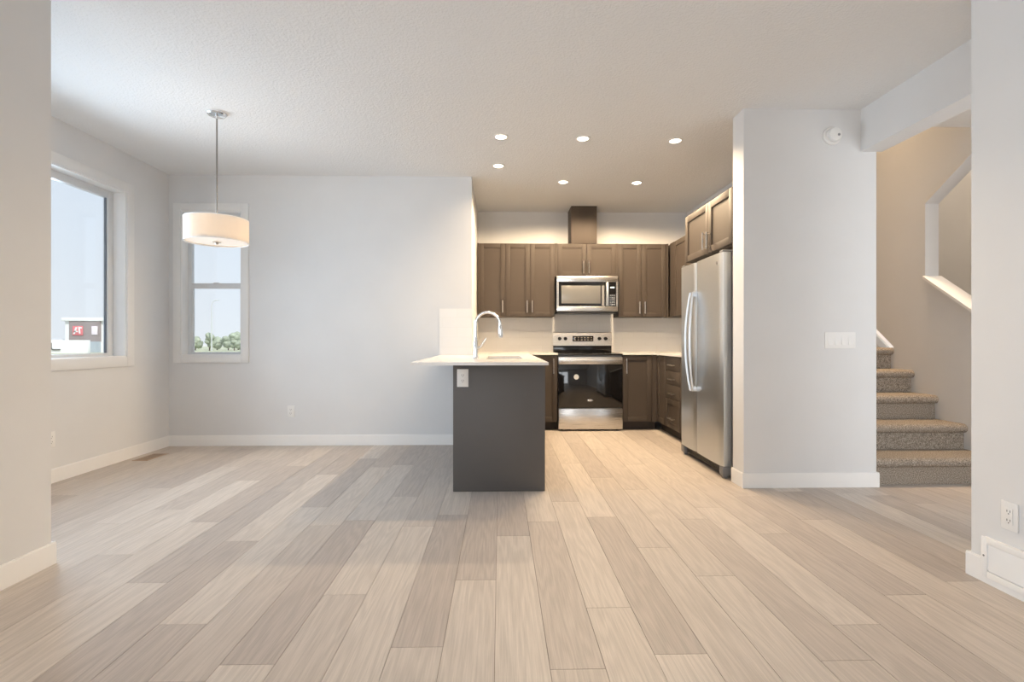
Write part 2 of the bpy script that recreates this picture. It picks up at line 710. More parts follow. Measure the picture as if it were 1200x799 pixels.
b.prism(cap_pts(YA, YB, .001, .026), 'x', XS - .025, XT + .025)
struct(b.build('trim_stair_cap', M_white, smooth=0), 'white sloped cap on the stair opening')
b = MB()
b.box(3.82, 5.2, 2.0, 2.1, -.2, 5.2)
b.box(3.82, 5.2, 6.85, 6.95, -.2, 5.2)
b.box(5.1, 5.2, 2.1, 6.85, -.2, 5.2)
struct(b.build('wall_stair_far', M_wall, smooth=0), 'far side of the stairwell seen through the opening')
b = MB()
b.box(2.60, 2.735, 3.94, 6.81, 3.04, 5.2)
b.box(2.60, 3.85, 3.82, 3.94, 3.04, 5.2)
b.box(2.735, 3.70, 6.66, 6.81, 0, 5.2)
struct(b.build('wall_stair_left', M_wall, smooth=0), 'upper walls of the stairwell')
struct(MB().box(2.5, 5.2, 2.0, 6.95, 5.2, 5.35).build('ceiling_stairwell', M_ceil, smooth=0), 'ceiling over the stairwell')
struct(MB().box(3.82, 5.1, 2.1, 6.85, -.2, 0).build('floor_stairwell', M_carpet, smooth=0), 'carpet beyond the stair opening')


# ------------------------------------------------------------------ baseboards
def base_run(name, segs, label):
    b = MB()
    for (x0, x1, y0, y1) in segs:
        b.box(x0, x1, y0, y1, 0.0005, .10)
        # small eased top
        cx = .003
        b.box(x0 + (cx if x1 - x0 < .03 else 0), x1 - (cx if x1 - x0 < .03 else 0),
              y0 + (cx if y1 - y0 < .03 else 0), y1 - (cx if y1 - y0 < .03 else 0), .10, .106)
    struct(b.build(name, M_white, smooth=0), label)


T = .014
base_run('baseboard_left', [(-3.345, -3.345 + T, 2.48, 5.25)], 'white baseboard along the left wall')
base_run('baseboard_back', [(-3.345 + T, -.335, 5.25 - T, 5.25)], 'white baseboard along the dining wall')
base_run('baseboard_right', [(1.76 - T, 2.735 + T, 3.66 - T, 3.66), (1.76 - T, 1.76, 3.66, 3.83), (2.735, 2.735 + T, 3.66, 3.70)],
         'white baseboard around the wall end by the fridge')
base_run('baseboard_left_near', [(-2.13, -2.13 + T, -2.6, 2.48 + T), (-3.33, -2.13, 2.48, 2.48 + T)], 'baseboard of the near left wall')
base_run('baseboard_right_near', [(2.14 - T, 2.14, -2.6, 2.276 + T), (2.14, 2.735, 2.276, 2.276 + T)], 'baseboard of the near right wall')
base_run('baseboard_hall', [(3.70 - T, 3.70, .96, 3.69)], 'baseboard in the hall')


# ------------------------------------------------------------------ windows
def window_left():
    y0, y1, z0, z1 = W1
    w = struct_empty('window_1', (-3.345, (y0 + y1) / 2, z0), 'large fixed window in the left wall')
    c = .085
    b = MB()
    xi, xo = -3.345, -3.331
    b.box(xi, xo, y1, y1 + c, z0 - c, z1 + c, .002)
    b.box(xi, xo, y0 - c, y0, z0 - c, z1 + c, .002)
    b.box(xi, xo, y0, y1, z1, z1 + c, .002)
    b.box(xi, xo, y0, y1, z0 - c, z0, .002)
    b.build('casing', M_casing, w)
    t = .008
    b = MB()
    b.box(-3.455, -3.345, y1 - t, y1, z0, z1)
    b.box(-3.455, -3.345, y0, y0 + t, z0, z1)
    b.box(-3.455, -3.345, y0 + t, y1 - t, z1 - t, z1)
    b.box(-3.455, -3.345, y0 + t, y1 - t, z0, z0 + t)
    b.build('jamb_liner', M_white, w)
    f = .07
    b = MB()
    xa, xb = -3.493, -3.45
    b.box(xa, xb, y1 - f, y1, z0, z1, .003)
    b.box(xa, xb, y0, y0 + f, z0, z1, .003)
    b.box(xa, xb, y0 + f, y1 - f, z1 - f, z1, .003)
    b.box(xa, xb, y0 + f, y1 - f, z0, z0 + .035, .003)
    b.build('window_frame', M_vinyl, w)
    b = MB()
    g = .008
    b.box(-3.480, -3.464, y1 - f - g, y1 - f, z0 + .035, z1 - f)
    b.box(-3.480, -3.464, y0 + f, y0 + f + g, z0 + .035, z1 - f)
    b.build('gasket', M_gasket, w)
    MB().box(-3.478, -3.470, y0 + f, y1 - f, z0 + .035, z1 - f).build('pane', M_glass, w)


def window_back():
    x0, x1, z0, z1 = W2
    w = struct_empty('window_2', ((x0 + x1) / 2, 5.25, z0), 'narrow single-hung window in the dining wall')
    c = .075
    b = MB()
    ya, yb = 5.236, 5.25
    b.box(x0 - c, x0, ya, yb, z0 - c, z1 + c, .002)
    b.box(x1, x1 + c, ya, yb, z0 - c, z1 + c, .002)
    b.box(x0, x1, ya, yb, z1, z1 + c, .002)
    b.box(x0, x1, ya, yb, z0 - c, z0, .002)
    b.build('casing', M_casing, w)
    t = .008
    b = MB()
    b.box(x0, x0 + t, 5.25, 5.355, z0, z1)
    b.box(x1 - t, x1, 5.25, 5.355, z0, z1)
    b.box(x0 + t, x1 - t, 5.25, 5.355, z1 - t, z1)
    b.box(x0 + t, x1 - t, 5.25, 5.355, z0, z0 + t)
    b.build('jamb_liner', M_white, w)
    f = .045
    b = MB()
    ya, yb = 5.35, 5.395
    b.box(x0, x0 + f, ya, yb, z0, z1, .003)
    b.box(x1 - f, x1, ya, yb, z0, z1, .003)
    b.box(x0 + f, x1 - f, ya, yb, z1 - f, z1, .003)
    b.box(x0 + f, x1 - f, ya, yb, z0, z0 + .032, .003)
    b.build('window_frame', M_vinyl, w)
    s = MB()
    s.box(x0 + f, x1 - f, 5.345, 5.372, 1.60, 1.655, .003)
    s.box(x0 + f, x0 + f + .018, 5.352, 5.372, z0 + .032, 1.60, .002)
    s.box(x1 - f - .018, x1 - f, 5.352, 5.372, z0 + .032, 1.60, .002)
    sa = s.build('lower_sash', M_vinyl, w)
    MB().box((x0 + x1) / 2 - .03, (x0 + x1) / 2 + .03, 5.335, 5.346, 1.648, 1.662, .003).build('sash_lock', M_vinyl, sa)
    MB().box(x0 + f + .018, x1 - f - .018, 5.360, 5.366, z0 + .032, 1.60).build('pane', M_glass, w)
    MB().box(x0 + f, x1 - f, 5.378, 5.384, 1.655, z1 - f).build('pane', M_glass, w)


def window_rear():
    x0, x1, z0, z1 = RW
    w = struct_empty('window_3', ((x0 + x1) / 2, -2.6, z0), 'unseen window added behind the viewpoint for fill light')
    f = .06
    b = MB()
    b.box(x0, x0 + f, -2.73, -2.66, z0, z1, .003)
    b.box(x1 - f, x1, -2.73, -2.66, z0, z1, .003)
    b.box((x0 + x1) / 2 - f / 2, (x0 + x1) / 2 + f / 2, -2.73, -2.66, z0 + f, z1 - f, .003)
    b.box(x0 + f, x1 - f, -2.73, -2.66, z0, z0 + f, .003)
    b.box(x0 + f, x1 - f, -2.73, -2.66, z1 - f, z1, .003)
    b.build('window_frame', M_vinyl, w)


window_left()
window_back()
window_rear()

# ------------------------------------------------------------------ backsplash tile
b = MB()
b.box(-.282, 2.45, 6.652, 6.66, .9175, 1.40)
b.box(-.29, -.282, 5.25, 6.66, .9175, 1.40)
b.box(2.442, 2.45, 4.85, 6.652, .9175, 1.40)
b.box(-.62, -.29, 5.242, 5.25, .9175, 1.39)
struct(b.build('wall_backsplash', M_tile, smooth=0), 'white tile backsplash')


# ------------------------------------------------------------------ cabinets
class Map:
    """Maps a cabinet face (u along the width, v up, w out of the face) to the room."""

    def __init__(s, face, plane):
        s.face, s.p = face, plane

    def box(s, mb, u0, u1, v0, v1, w0, w1, bev=0):
        if s.face == '-y':
            mb.box(u0, u1, s.p - w1, s.p - w0, v0, v1, bev)
        elif s.face == '-x':
            mb.box(s.p - w1, s.p - w0, u0, u1, v0, v1, bev)
        else:
            mb.box(s.p + w0, s.p + w1, u0, u1, v0, v1, bev)

    def pt(s, u, v, w):
        return {'-y': (u, s.p - w, v), '-x': (s.p - w, u, v), '+x': (s.p + w, u, v)}[s.face]


def shaker(mp, u0, u1, v0, v1, parent, name='door', stile=.058, m=None):
    mb = MB()
    t = .019
    mp.box(mb, u0, u0 + stile, v0, v1, 0, t, .0015)
    mp.box(mb, u1 - stile, u1, v0, v1, 0, t, .0015)
    mp.box(mb, u0 + stile, u1 - stile, v1 - stile, v1, 0, t, .0015)
    mp.box(mb, u0 + stile, u1 - stile, v0, v0 + stile, 0, t, .0015)
    mp.box(mb, u0 + stile, u1 - stile, v0 + stile, v1 - stile, 0, .008)
    return mb.build(name, m or M_cab, parent)


def slab(mp, u0, u1, v0, v1, parent, name='drawer'):
    mb = MB()
    mp.box(mb, u0, u1, v0, v1, 0, .019, .002)
    return mb.build(name, M_cab, parent)


def pull(mp, u, v, length, parent, vertical=True):
    mb = MB()
    h = length / 2
    w0, w1 = .019, .047
    if vertical:
        mb.tube([mp.pt(u, v - h, w1), mp.pt(u, v + h, w1)], .0062)
        for s in (-1, 1):
            mb.tube([mp.pt(u, v + s * h * .78, w0), mp.pt(u, v + s * h * .78, w1)], .0045)
    else:
        mb.tube([mp.pt(u - h, v, w1), mp.pt(u + h, v, w1)], .0062)
        for s in (-1, 1):
            mb.tube([mp.pt(u + s * h * .78, v, w0), mp.pt(u + s * h * .78, v, w1)], .0045)
    return mb.build('handle', M_nickel, parent)


UZ0, UZ1, UY = 1.362, 2.272, 6.36
back = Map('-y', UY)
G = .002

# tall uppers on the left of the kitchen wall
t = thing('upper_cabinet', (-.10, 6.655, UZ0), 'taupe wall cabinet with one door at the left end of the kitchen wall', 'cabinet', 'wall cabinets over the kitchen counters')
MB().box(-.281, .063, UY, 6.65, UZ0, UZ1).build('carcass', M_cab, t)
MB().box(-.281, -.262, UY - .019, UY, UZ0, UZ1).build('filler_strip', M_cab, t)
d = shaker(back, -.26, .063 - G, UZ0 + .003, UZ1 - .003, t)
pull(back, .032, 1.487, .15, d)

t = thing('upper_cabinet', (.37, 6.655, UZ0), 'taupe two-door wall cabinet left of the microwave, above the counter', 'cabinet', 'wall cabinets over the kitchen counters')
MB().box(.063, .678, UY, 6.65, UZ0, UZ1).build('carcass', M_cab, t)
d = shaker(back, .063 + G, .3705 - G, UZ0 + .003, UZ1 - .003, t)
pull(back, .335, 1.487, .15, d)
d = shaker(back, .3705 + G, .678 - G, UZ0 + .003, UZ1 - .003, t)
pull(back, .398, 1.487, .15, d)

t = thing('upper_cabinet', (1.07, 6.655, 1.86), 'short taupe two-door cabinet directly above the microwave', 'cabinet', 'wall cabinets over the kitchen counters')
MB().box(.679, 1.475, UY, 6.65, 1.862, UZ1).build('carcass', M_cab, t)
MB().box(.679, .71, UY - .019, UY, 1.862, UZ1).build('filler_strip', M_cab, t)
MB().box(1.445, 1.475, UY - .019, UY, 1.862, UZ1).build('filler_strip', M_cab, t)
d = shaker(back, .71 + G, 1.0775 - G, 1.865, UZ1 - .003, t)
pull(back, 1.035, 1.975, .15, d)
d = shaker(back, 1.0775 + G, 1.445 - G, 1.865, UZ1 - .003, t)
pull(back, 1.103, 1.975, .15, d)

t = thing('upper_cabinet', (1.77, 6.655, UZ0), 'taupe two-door wall cabinet right of the microwave', 'cabinet', 'wall cabinets over the kitchen counters')
MB().box(1.476, 2.10, UY, 6.65, UZ0, UZ1).build('carcass', M_cab, t)
d = shaker(back, 1.476 + G, 1.765 - G, UZ0 + .003, UZ1 - .003, t)
pull(back, 1.735, 1.475, .15, d)
d = shaker(back, 1.765 + G, 2.075 - G, UZ0 + .003, UZ1 - .003, t)
pull(back, 1.802, 1.475, .15, d)
MB().box(2.078, 2.10, UY - .019, UY, UZ0, UZ1).build('filler_strip', M_cab, t)

right_u = Map('-x', 2.139)
t = thing('upper_cabinet', (2.44, 5.65, UZ0), 'taupe wall cabinet on the right kitchen wall, partly behind the fridge', 'cabinet', 'wall cabinets over the kitchen counters')
MB().box(2.139, 2.44, 4.90, 6.65, UZ0, UZ1).build('carcass', M_cab, t)
MB().box(2.120, 2.139, 6.20, 6.34, UZ0, UZ1).build('filler_strip', M_cab, t)
for (a, c) in ((5.77, 6.198), (5.34, 5.766), (4.905, 5.336)):
    d = shaker(right_u, a, c, UZ0 + .003, UZ1 - .003, t)
    pull(right_u, a + .035, 1.475, .15, d)

over = Map('-x', 1.779)
t = thing('upper_cabinet', (2.2, 4.35, 1.80), 'deep taupe two-door cabinet above the fridge', 'cabinet', 'wall cabinets over the kitchen counters')
MB().box(1.779, 2.44, 3.84, 4.83, 1.80, 2.235).build('carcass', M_cab, t)
d = shaker(over, 3.845, 4.292 - G, 1.803, 2.232, t)
pull(over, 4.262, 1.905, .14, d)
d = shaker(over, 4.292 + G, 4.826, 1.803, 2.232, t)
pull(over, 4.345, 1.915, .15, d)

# vent chase between the microwave cabinet and the ceiling
b = MB()
b.box(.885, 1.205, 6.345, 6.655, UZ1 + .001, CZ - .001, .002)
tag(b.build('vent_chase', M_cab), 'taupe boxed vent chase rising from the cabinets to the ceiling', 'vent cover')

# base cabinets of the peninsula: doors on the kitchen side, plain end panel towards the room
kit = Map('+x', .295)
t = thing('base_cabinet', (0, 4.43, 0), 'peninsula base cabinet with a plain charcoal end panel facing the room', 'cabinet', 'base cabinets under the counters')
b = MB()
b.box(-.315, .295, 3.63, 4.07, .10, .894)
b.box(-.315, .295, 4.89, 5.225, .10, .894)
b.box(-.315, .295, 4.07, 4.89, .10, .68)
b.box(-.315, -.298, 4.07, 4.89, .68, .894)
b.box(.278, .295, 4.07, 4.89, .68, .894)
b.build('carcass', M_cab, t)
MB().box(-.33, .317, 3.605, 3.63, .001, .896, .0015).build('end_panel', M_cabend, t)
MB().box(-.331, -.315, 3.63, 5.225, .001, .896, .001).build('back_panel', M_cabend, t)
MB().box(-.30, .235, 3.63, 5.22, .001, .10).build('toe_kick', M_kick, t)
for (a, c) in ((3.64, 4.02), (4.024, 4.404), (4.408, 4.788), (4.792, 5.17)):
    d = shaker(kit, a, c, .105, .888, t)
    pull(kit, c - .035 if c < 4.1 or 4.5 < c < 4.9 else a + .035, .76, .15, d)

t = thing('base_cabinet', (0, 5.9, 0), 'taupe base cabinet in the kitchen recess behind the peninsula, under the counter', 'cabinet', 'base cabinets under the counters')
MB().box(-.275, .295, 5.26, 6.64, .10, .894).build('carcass', M_cab, t)
MB().box(-.27, .235, 5.26, 6.64, .001, .10).build('toe_kick', M_kick, t)
d = shaker(kit, 5.27, 6.0, .105, .888, t)
pull(kit, 5.305, .76, .15, d)

base = Map('-y', 6.05)
t = thing('base_cabinet', (.50, 6.65, 0), 'taupe base cabinet left of the range, showing past the peninsula', 'cabinet', 'base cabinets under the counters')
MB().box(.32, .680, 6.05, 6.645, .10, .896).build('carcass', M_cab, t)
MB().box(.32, .680, 6.11, 6.64, .001, .10).build('toe_kick', M_kick, t)
d = shaker(base, .345, .676, .108, .888, t)
pull(base, .630, .765, .18, d)

t = thing('base_cabinet', (1.65, 6.65, 0), 'taupe single-door base cabinet right of the range', 'cabinet', 'base cabinets under the counters')
MB().box(1.452, 1.859, 6.05, 6.645, .10, .896).build('carcass', M_cab, t)
MB().box(1.452, 1.859, 6.11, 6.64, .001, .10).build('toe_kick', M_kick, t)
d = shaker(base, 1.456, 1.80, .108, .888, t)
pull(base, 1.495, .765, .18, d)
MB().box(1.804, 1.859, 6.031, 6.05, .105, .894).build('filler_strip', M_cab, t)

rb = Map('-x', 1.879)
t = thing('base_cabinet', (2.15, 5.855, 0), 'narrow taupe base cabinet in the kitchen corner beside the drawers', 'cabinet', 'base cabinets under the counters')
MB().box(1.879, 2.44, 5.716, 6.03, .10, .896).build('carcass', M_cab, t)
MB().box(1.94, 2.43, 5.716, 6.11, .001, .10).build('toe_kick', M_kick, t)
shaker(rb, 5.72, 6.026, .108, .888, t)

t = thing('drawer_cabinet', (2.15, 5.48, 0), 'taupe drawer cabinet of four drawers tucked beside the fridge', 'cabinet', 'base cabinets under the counters')
MB().box(1.879, 2.44, 5.252, 5.714, .10, .896).build('carcass', M_cab, t)
MB().box(1.94, 2.43, 5.252, 5.714, .001, .10).build('toe_kick', M_kick, t)
for (v0, v1) in ((.738, .888), (.585, .731), (.43, .581)):
    d = slab(rb, 5.256, 5.712, v0, v1, t)
    pull(rb, 5.484, (v0 + v1) / 2 - .015, .16, d, False)
d = shaker(rb, 5.256, 5.712, .108, .426, t, 'drawer')
pull(rb, 5.484, .22, .16, d, False)

t = thing('base_cabinet', (2.15, 5.03, 0), 'taupe base cabinet hidden behind the fridge on the right wall', 'cabinet', 'base cabinets under the counters')
MB().box(1.879, 2.44, 4.83, 5.25, .10, .896).build('carcass', M_cab, t)
MB().box(1.94, 2.43, 4.83, 5.25, .001, .10).build('toe_kick', M_kick, t)
d = shaker(rb, 4.834, 5.248, .108, .888, t)
pull(rb, 4.87, .765, .15, d)

# ------------------------------------------------------------------ worktops and sink
C0, C1 = .8965, .917
SX0, SX1, SY0, SY1 = -.115, .185, 4.10, 4.86


def slab_from_cells(xs, ys, keep):
    """A slab of joined cells (one surface, no inner walls)."""
    bm = bmesh.new()
    top, bot = {}, {}
    V = lambda d, i, j, z: d.setdefault((i, j), bm.verts.new((xs[i], ys[j], z)))
    for i in range(len(xs) - 1):
        for j in range(len(ys) - 1):
            if not keep(i, j):
                continue
            bm.faces.new([V(top, a, c, C1) for a, c in ((i, j), (i + 1, j), (i + 1, j + 1), (i, j + 1))])
            bm.faces.new([V(bot, a, c, C0) for a, c in ((i, j), (i, j + 1), (i + 1, j + 1), (i + 1, j))])
            for (di, dj, p, q) in ((0, -1, (i, j), (i + 1, j)), (1, 0, (i + 1, j), (i + 1, j + 1)),
                                   (0, 1, (i + 1, j + 1), (i, j + 1)), (-1, 0, (i, j + 1), (i, j))):
                a, c = i + di, j + dj
                if not (0 <= a < len(xs) - 1 and 0 <= c < len(ys) - 1 and keep(a, c)):
                    bm.faces.new([V(top, *q, C1), V(top, *p, C1), V(bot, *p, C0), V(bot, *q, C0)])
    es = [e for e in bm.edges if len(e.link_faces) == 2 and e.calc_face_angle(0) > 1 and
          all(v.co.z > C1 - .001 for v in e.verts)]
    bmesh.ops.recalc_face_normals(bm, faces=bm.faces[:])
    bmesh.ops.bevel(bm, geom=es, offset=.003, segments=2, affect='EDGES')
    return bm


mb = MB()
mb.bm.free()
xs = [-.602, -.281, SX0, SX1, .327, .681]
ys = [3.44, SY0, SY1, 5.241, 6.012, 6.651]
mb.bm = slab_from_cells(xs, ys, lambda i, j: not (i == 2 and j == 1) and not (i == 0 and j >= 3) and not (i == 4 and j < 4))
tag(mb.build('countertop', M_quartz), 'off-white L-shaped counter of the peninsula with the sink', 'countertop', 'pale quartz counters')
mb = MB()
mb.bm.free()
xs = [1.449, 1.84, 2.441]
ys = [4.83, 6.012, 6.651]
mb.bm = slab_from_cells(xs, ys, lambda i, j: not (i == 0 and j == 0))
tag(mb.build('countertop', M_quartz), 'off-white corner counter between the range and the fridge', 'countertop', 'pale quartz counters')

t = thing('kitchen_sink', ((SX0 + SX1) / 2, (SY0 + SY1) / 2, .70), 'undermount sink in the peninsula counter behind the faucet', 'sink')
b = MB()
q = .012
zb, zt = .715, .896
b.box(SX0 - q, SX1 + q, SY0 - q, SY1 + q, zb - .004, zb)
b.box(SX0 - q, SX0, SY0 - q, SY1 + q, zb, zt)
b.box(SX1, SX1 + q, SY0 - q, SY1 + q, zb, zt)
b.box(SX0, SX1, SY0 - q, SY0, zb, zt)
b.box(SX0, SX1, SY1, SY1 + q, zb, zt)
b.build('basin', plain('satin_sink_steel', (.74, .72, .69), .3, .6), t)
MB().lathe([(0, .004), (.03, .005), (.042, .002), (.045, 0)], ((SX0 + SX1) / 2, 4.48, zb)).build('drain', M_chrome, t)

# faucet: high arc with pull-down head, side lever
FX, FY = -.196, 4.10
t = thing('faucet', (FX, FY, C1), 'tall chrome gooseneck faucet beside the peninsula sink', 'faucet')
b = MB()
b.lathe([(0, 0), (.026, 0), (.026, .006), (.019, .014), (.0175, .03), (.0175, .14), (.013, .155), (.0125, .19), (0, .19)], (FX, FY, C1 + .0005))
b.build('body', M_chrome, t)
pts = [(FX, FY, C1 + .185), (FX, FY, C1 + .24)]
R = .098
for i in range(0, 15):
    a = math.pi - math.pi * 1.03 * i / 14
    pts.append((FX + R + R * math.cos(a), FY, C1 + .275 + R * math.sin(a)))
b = MB()
b.tube(pts, .0118, 14)
b.build('spout', M_chrome, t)
ex, ez = pts[-1][0], pts[-1][2]
MB().tube([(ex, FY, ez + .004), (ex + .002, FY, ez - .02), (ex + .005, FY, ez - .075), (ex + .006, FY, ez - .095)], [.013, .0165, .019, .016], 16).build('spray_head', M_chrome, t)
MB().tube([(FX + .01, FY, C1 + .085), (FX + .04, FY, C1 + .095), (FX + .085, FY - .005, C1 + .165)], [.013, .009, .0055], 12).build('lever', M_chrome, t)


# ------------------------------------------------------------------ range
def make_range():
    x0, x1, yf, yb = .684, 1.446, 6.005, 6.648
    t = thing('range', ((x0 + x1) / 2, 6.35, 0), 'freestanding stainless electric range with a black glass oven door', 'range')
    MB().box(x0 + .003, x1 - .003, yf + .03, yb - .03, .03, .892).build('body', M_graym, t)
    for sx in (x0 + .05, x1 - .05):
        for sy in (yf + .08, yb - .08):
            MB().lathe([(0, 0), (.018, 0), (.018, .03), (0, .03)], (sx, sy, .0005), n=14).build('foot', M_black, t)
    b = MB()
    b.box(x0, x1, yf - .006, yb - .06, .893, .909, .004)
    ct = b.build('cooktop', M_ctop, t)
    for (cx, cy, r) in ((x0 + .2, yf + .17, .10), (x1 - .2, yf + .17, .115), (x0 + .2, yf + .42, .085), (x1 - .2, yf + .42, .085)):
        MB().lathe([(r - .004, .0003), (r, .0003)], (cx, cy, .909), n=40).build('burner_ring', M_graym, ct)
    # backguard: black lower riser, steel control face
    MB().box(x0 + .003, x1 - .003, 6.59, yb, .909, 1.005, .006).build('backguard_riser', M_ctop, t)
    b = MB()
    b.prism([(6.575, 1.0), (6.60, 1.165), (6.607, 1.172), (6.648, 1.172), (6.648, 1.0)], 'x', x0, x1)
    bg_ = b.build('control_panel', M_steelh, t)
    MB().box(x0 + .25, x0 + .52, 6.577, 6.60, 1.055, 1.125, .002).build('display', M_blackg, bg_)
    m = emitter('amber_display_marks', (.6, .5, .38), .06)
    b = MB()
    for i in range(6):
        for j in range(2):
            b.box(x0 + .272 + i * .042, x0 + .295 + i * .042, 6.5755, 6.578, 1.07 + j * .027, 1.08 + j * .027)
    b.build('display_marks', m, bg_)
    for kx in (.085, .16, .60, .68):
        MB().lathe([(0, -.034), (.017, -.034), (.02, -.03), (.021, -.004), (.024, 0), (.024, .006), (0, .006)], (x0 + kx, 6.589, 1.09), 'y', 24).build('knob', M_black, bg_)
    # oven door
    MB().box(x0 + .003, x1 - .003, yf, yf + .03, .272, .785, .003).build('oven_glass', M_blackg, t)
    dr = MB().box(x0 + .003, x1 - .003, yf - .002, yf + .03, .787, .872, .003).build('oven_door_rail', M_steelh, t)
    b = MB()
    b.box(x0 + .03, x1 - .03, yf - .060, yf - .040, .812, .850, .008, 3)
    b.box(x0 + .035, x0 + .075, yf - .042, yf - .001, .818, .844, .003)
    b.box(x1 - .075, x1 - .035, yf - .042, yf - .001, .818, .844, .003)
    b.build('oven_handle', M_steelh, t)
    MB().box(x0 + .003, x1 - .003, yf - .012, yf + .03, .022, .266, .004).build('storage_drawer', M_steelh, t)
    MB().lathe([(0, -.003), (.029, -.003), (.031, 0)], (x0 + .213, yf - .0003, .637), 'y', 32).build('round_sticker', plain('white_sticker', (.85, .85, .85), .5), t)
    b = MB()
    b.lathe([(0, -.004), (.012, -.004), (.0145, 0)], (0, 0, 0), 'y', 24)
    for v in b.bm.verts:
        v.co.x *= 2.6
        v.co += Vector((x0 + .378, yf, .362))
    b.build('badge', M_chrome, t)


make_range()


# ------------------------------------------------------------------ microwave
def make_microwave():
    x0, x1, yf, yb, z0, z1 = .694, 1.449, 6.262, 6.645, 1.425, 1.858
    t = thing('microwave', ((x0 + x1) / 2, 6.45, z0), 'stainless over-the-range microwave under the short cabinet', 'microwave')
    MB().box(x0 + .006, x1 - .006, yf + .022, yb, z0, z1).build('body', M_graym, t)
    MB().box(x0 + .01, x1 - .01, yf + .01, yb - .02, z0 - .018, z0).build('vent_underside', M_black, t)
    b = MB()
    b.box(x0, x1, yf, yf + .022, z1 - .072, z1, .003)
    b.box(x0, x1, yf, yf + .022, z0, z0 + .062, .003)
    b.box(x0, x0 + .026, yf, yf + .022, z0 + .062, z1 - .072)
    b.box(x1 - .022, x1, yf, yf + .022, z0 + .062, z1 - .072)
    b.build('front_frame', M_steelh, t)
    xd = x0 + .595
    d = MB().box(x0 + .026, xd, yf + .003, yf + .022, z0 + .062, z1 - .072).build('door_glass', M_blackg, t)
    MB().box(x0 + .058, xd - .055, yf + .0012, yf + .004, z0 + .095, z1 - .118, .001).build('door_window', M_micwin, d)
    MB().box(xd - .038, xd - .008, yf + .0008, yf + .004, z0 + .068, z1 - .118).build('door_trim_strip', M_graym, d)
    b = MB()
    sec = []
    zc0, zc1 = z0 + .066, z1 - .078
    for i in range(13):
        s = i / 12
        z = zc0 + (zc1 - zc0) * s
        bow = .030 + .016 * math.sin(math.pi * s)
        xa, xb = xd + .004, xd + .040
        sec.append([(xa, yf - bow + .012, z), (xa + .006, yf - bow, z), (xb - .006, yf - bow, z), (xb, yf - bow + .012, z), (xb - .004, yf - bow + .018, z), (xa + .004, yf - bow + .018, z)])
    b.strip(sec)
    for z in (zc0 + .012, zc1 - .012):
        b.box(xd + .012, xd + .032, yf - .022, yf + .006, z - .011, z + .011)
    b.build('handle', M_steelv, t)
    p = MB().box(xd, x1 - .022, yf + .003, yf + .022, z0 + .062, z1 - .072).build('control_panel', M_blackg, t)
    e = emitter('pale_display_digits', (.75, .95, .9), .8)
    b = MB()
    for i in range(4):
        b.box(xd + .068 + i * .013, xd + .078 + i * .013, yf + .0015, yf + .0035, z1 - .148, z1 - .132)
    b.build('display_digits', e, p)
    b = MB()
    for i in range(3):
        for j in range(5):
            b.box(xd + .060 + i * .024, xd + .078 + i * .024, yf + .0018, yf + .0035, z0 + .075 + j * .028, z0 + .092 + j * .028)
    b.build('keypad', plain('grey_keys', (.17, .19, .22), .4), p)


make_microwave()


# ------------------------------------------------------------------ refrigerator
def make_fridge():
    xf, y0, y1 = 1.70, 3.895, 4.80
    t = thing('refrigerator', (2.1, 4.35, 0), 'stainless side-by-side refrigerator standing against the wall end', 'refrigerator')
    MB().box(1.785, 2.43, y0 + .008, y1 - .008, .035, 1.735, .004).build('body', M_graym, t)
    ys = 4.43

    def door(a, c, name):
        n = 14
        sec = []
        prof = []
        for i in range(n + 1):
            s = i / n
            y = a + (c - a) * s
            edge = min(s, 1 - s) * (c - a)
            r = .012
            inset = r - math.sqrt(max(0, r * r - max(0, r - edge) ** 2)) if edge < r else 0
            prof.append((xf + .006 - .006 * math.sin(math.pi * s) + inset, y))
        prof += [(xf + .075, c), (xf + .075, a)]
        b = MB()
        b.prism(prof, 'z', .095, 1.745)
        return b.build(name, M_steelv, t, smooth=25)

    d1 = door(ys + .003, y1, 'freezer_door')
    d2 = door(y0, ys - .003, 'fridge_door')

    def handle(yc, lean, par):
        b = MB()
        sec = []
        n = 20
        for i in range(n + 1):
            s = i / n
            z = .625 + s * .86
            bow = .020 + .040 * math.sin(math.pi * s) ** .8
            x = xf - bow
            y = yc + lean * .020 * (1 - abs(2 * s - 1) ** 2)
            hw = .013
            sec.append([(x, y - hw * .6, z), (x - .007, y - hw, z), (x - .018, y - hw * .6, z), (x - .018, y + hw * .6, z), (x - .007, y + hw, z), (x, y + hw * .6, z)])
        b.strip(sec)
        for z in (.645, 1.465):
            b.box(xf - .034, xf + .008, yc - .011, yc + .011, z - .02, z + .02, .003)
        b.build('handle', M_steelv, par)

    handle(ys + .032, 1, d1)
    handle(ys - .032, -1, d2)
    MB().lathe([(0, -.003), (.012, -.003), (.014, .004)], (xf + .003, 3.985, 1.672), 'x', 20).build('badge', M_graym, d2)
    b = MB()
    for z in (.030, .046, .062):
        b.box(1.742, 1.765, y0 + .07, y1 - .07, z, z + .009)
    b.box(1.765, 1.785, y0 + .04, y1 - .04, .024, .088)
    b.build('toe_grille', M_black, t)
    for y in (y0 + .035, y1 - .035):
        b = MB()
        b.box(1.712, 1.785, y - .033, y + .033, .022, .092, .004)
        b.lathe([(0, -.018), (.02, -.018), (.02, .018), (0, .018)], (1.74, y, .0205), 'y', 16)
        b.build('roller_foot', M_graym, t)
        MB().box(1.712, 1.86, y - .03, y + .03, 1.746, 1.764, .005).build('hinge_cover', M_graym, t)


make_fridge()

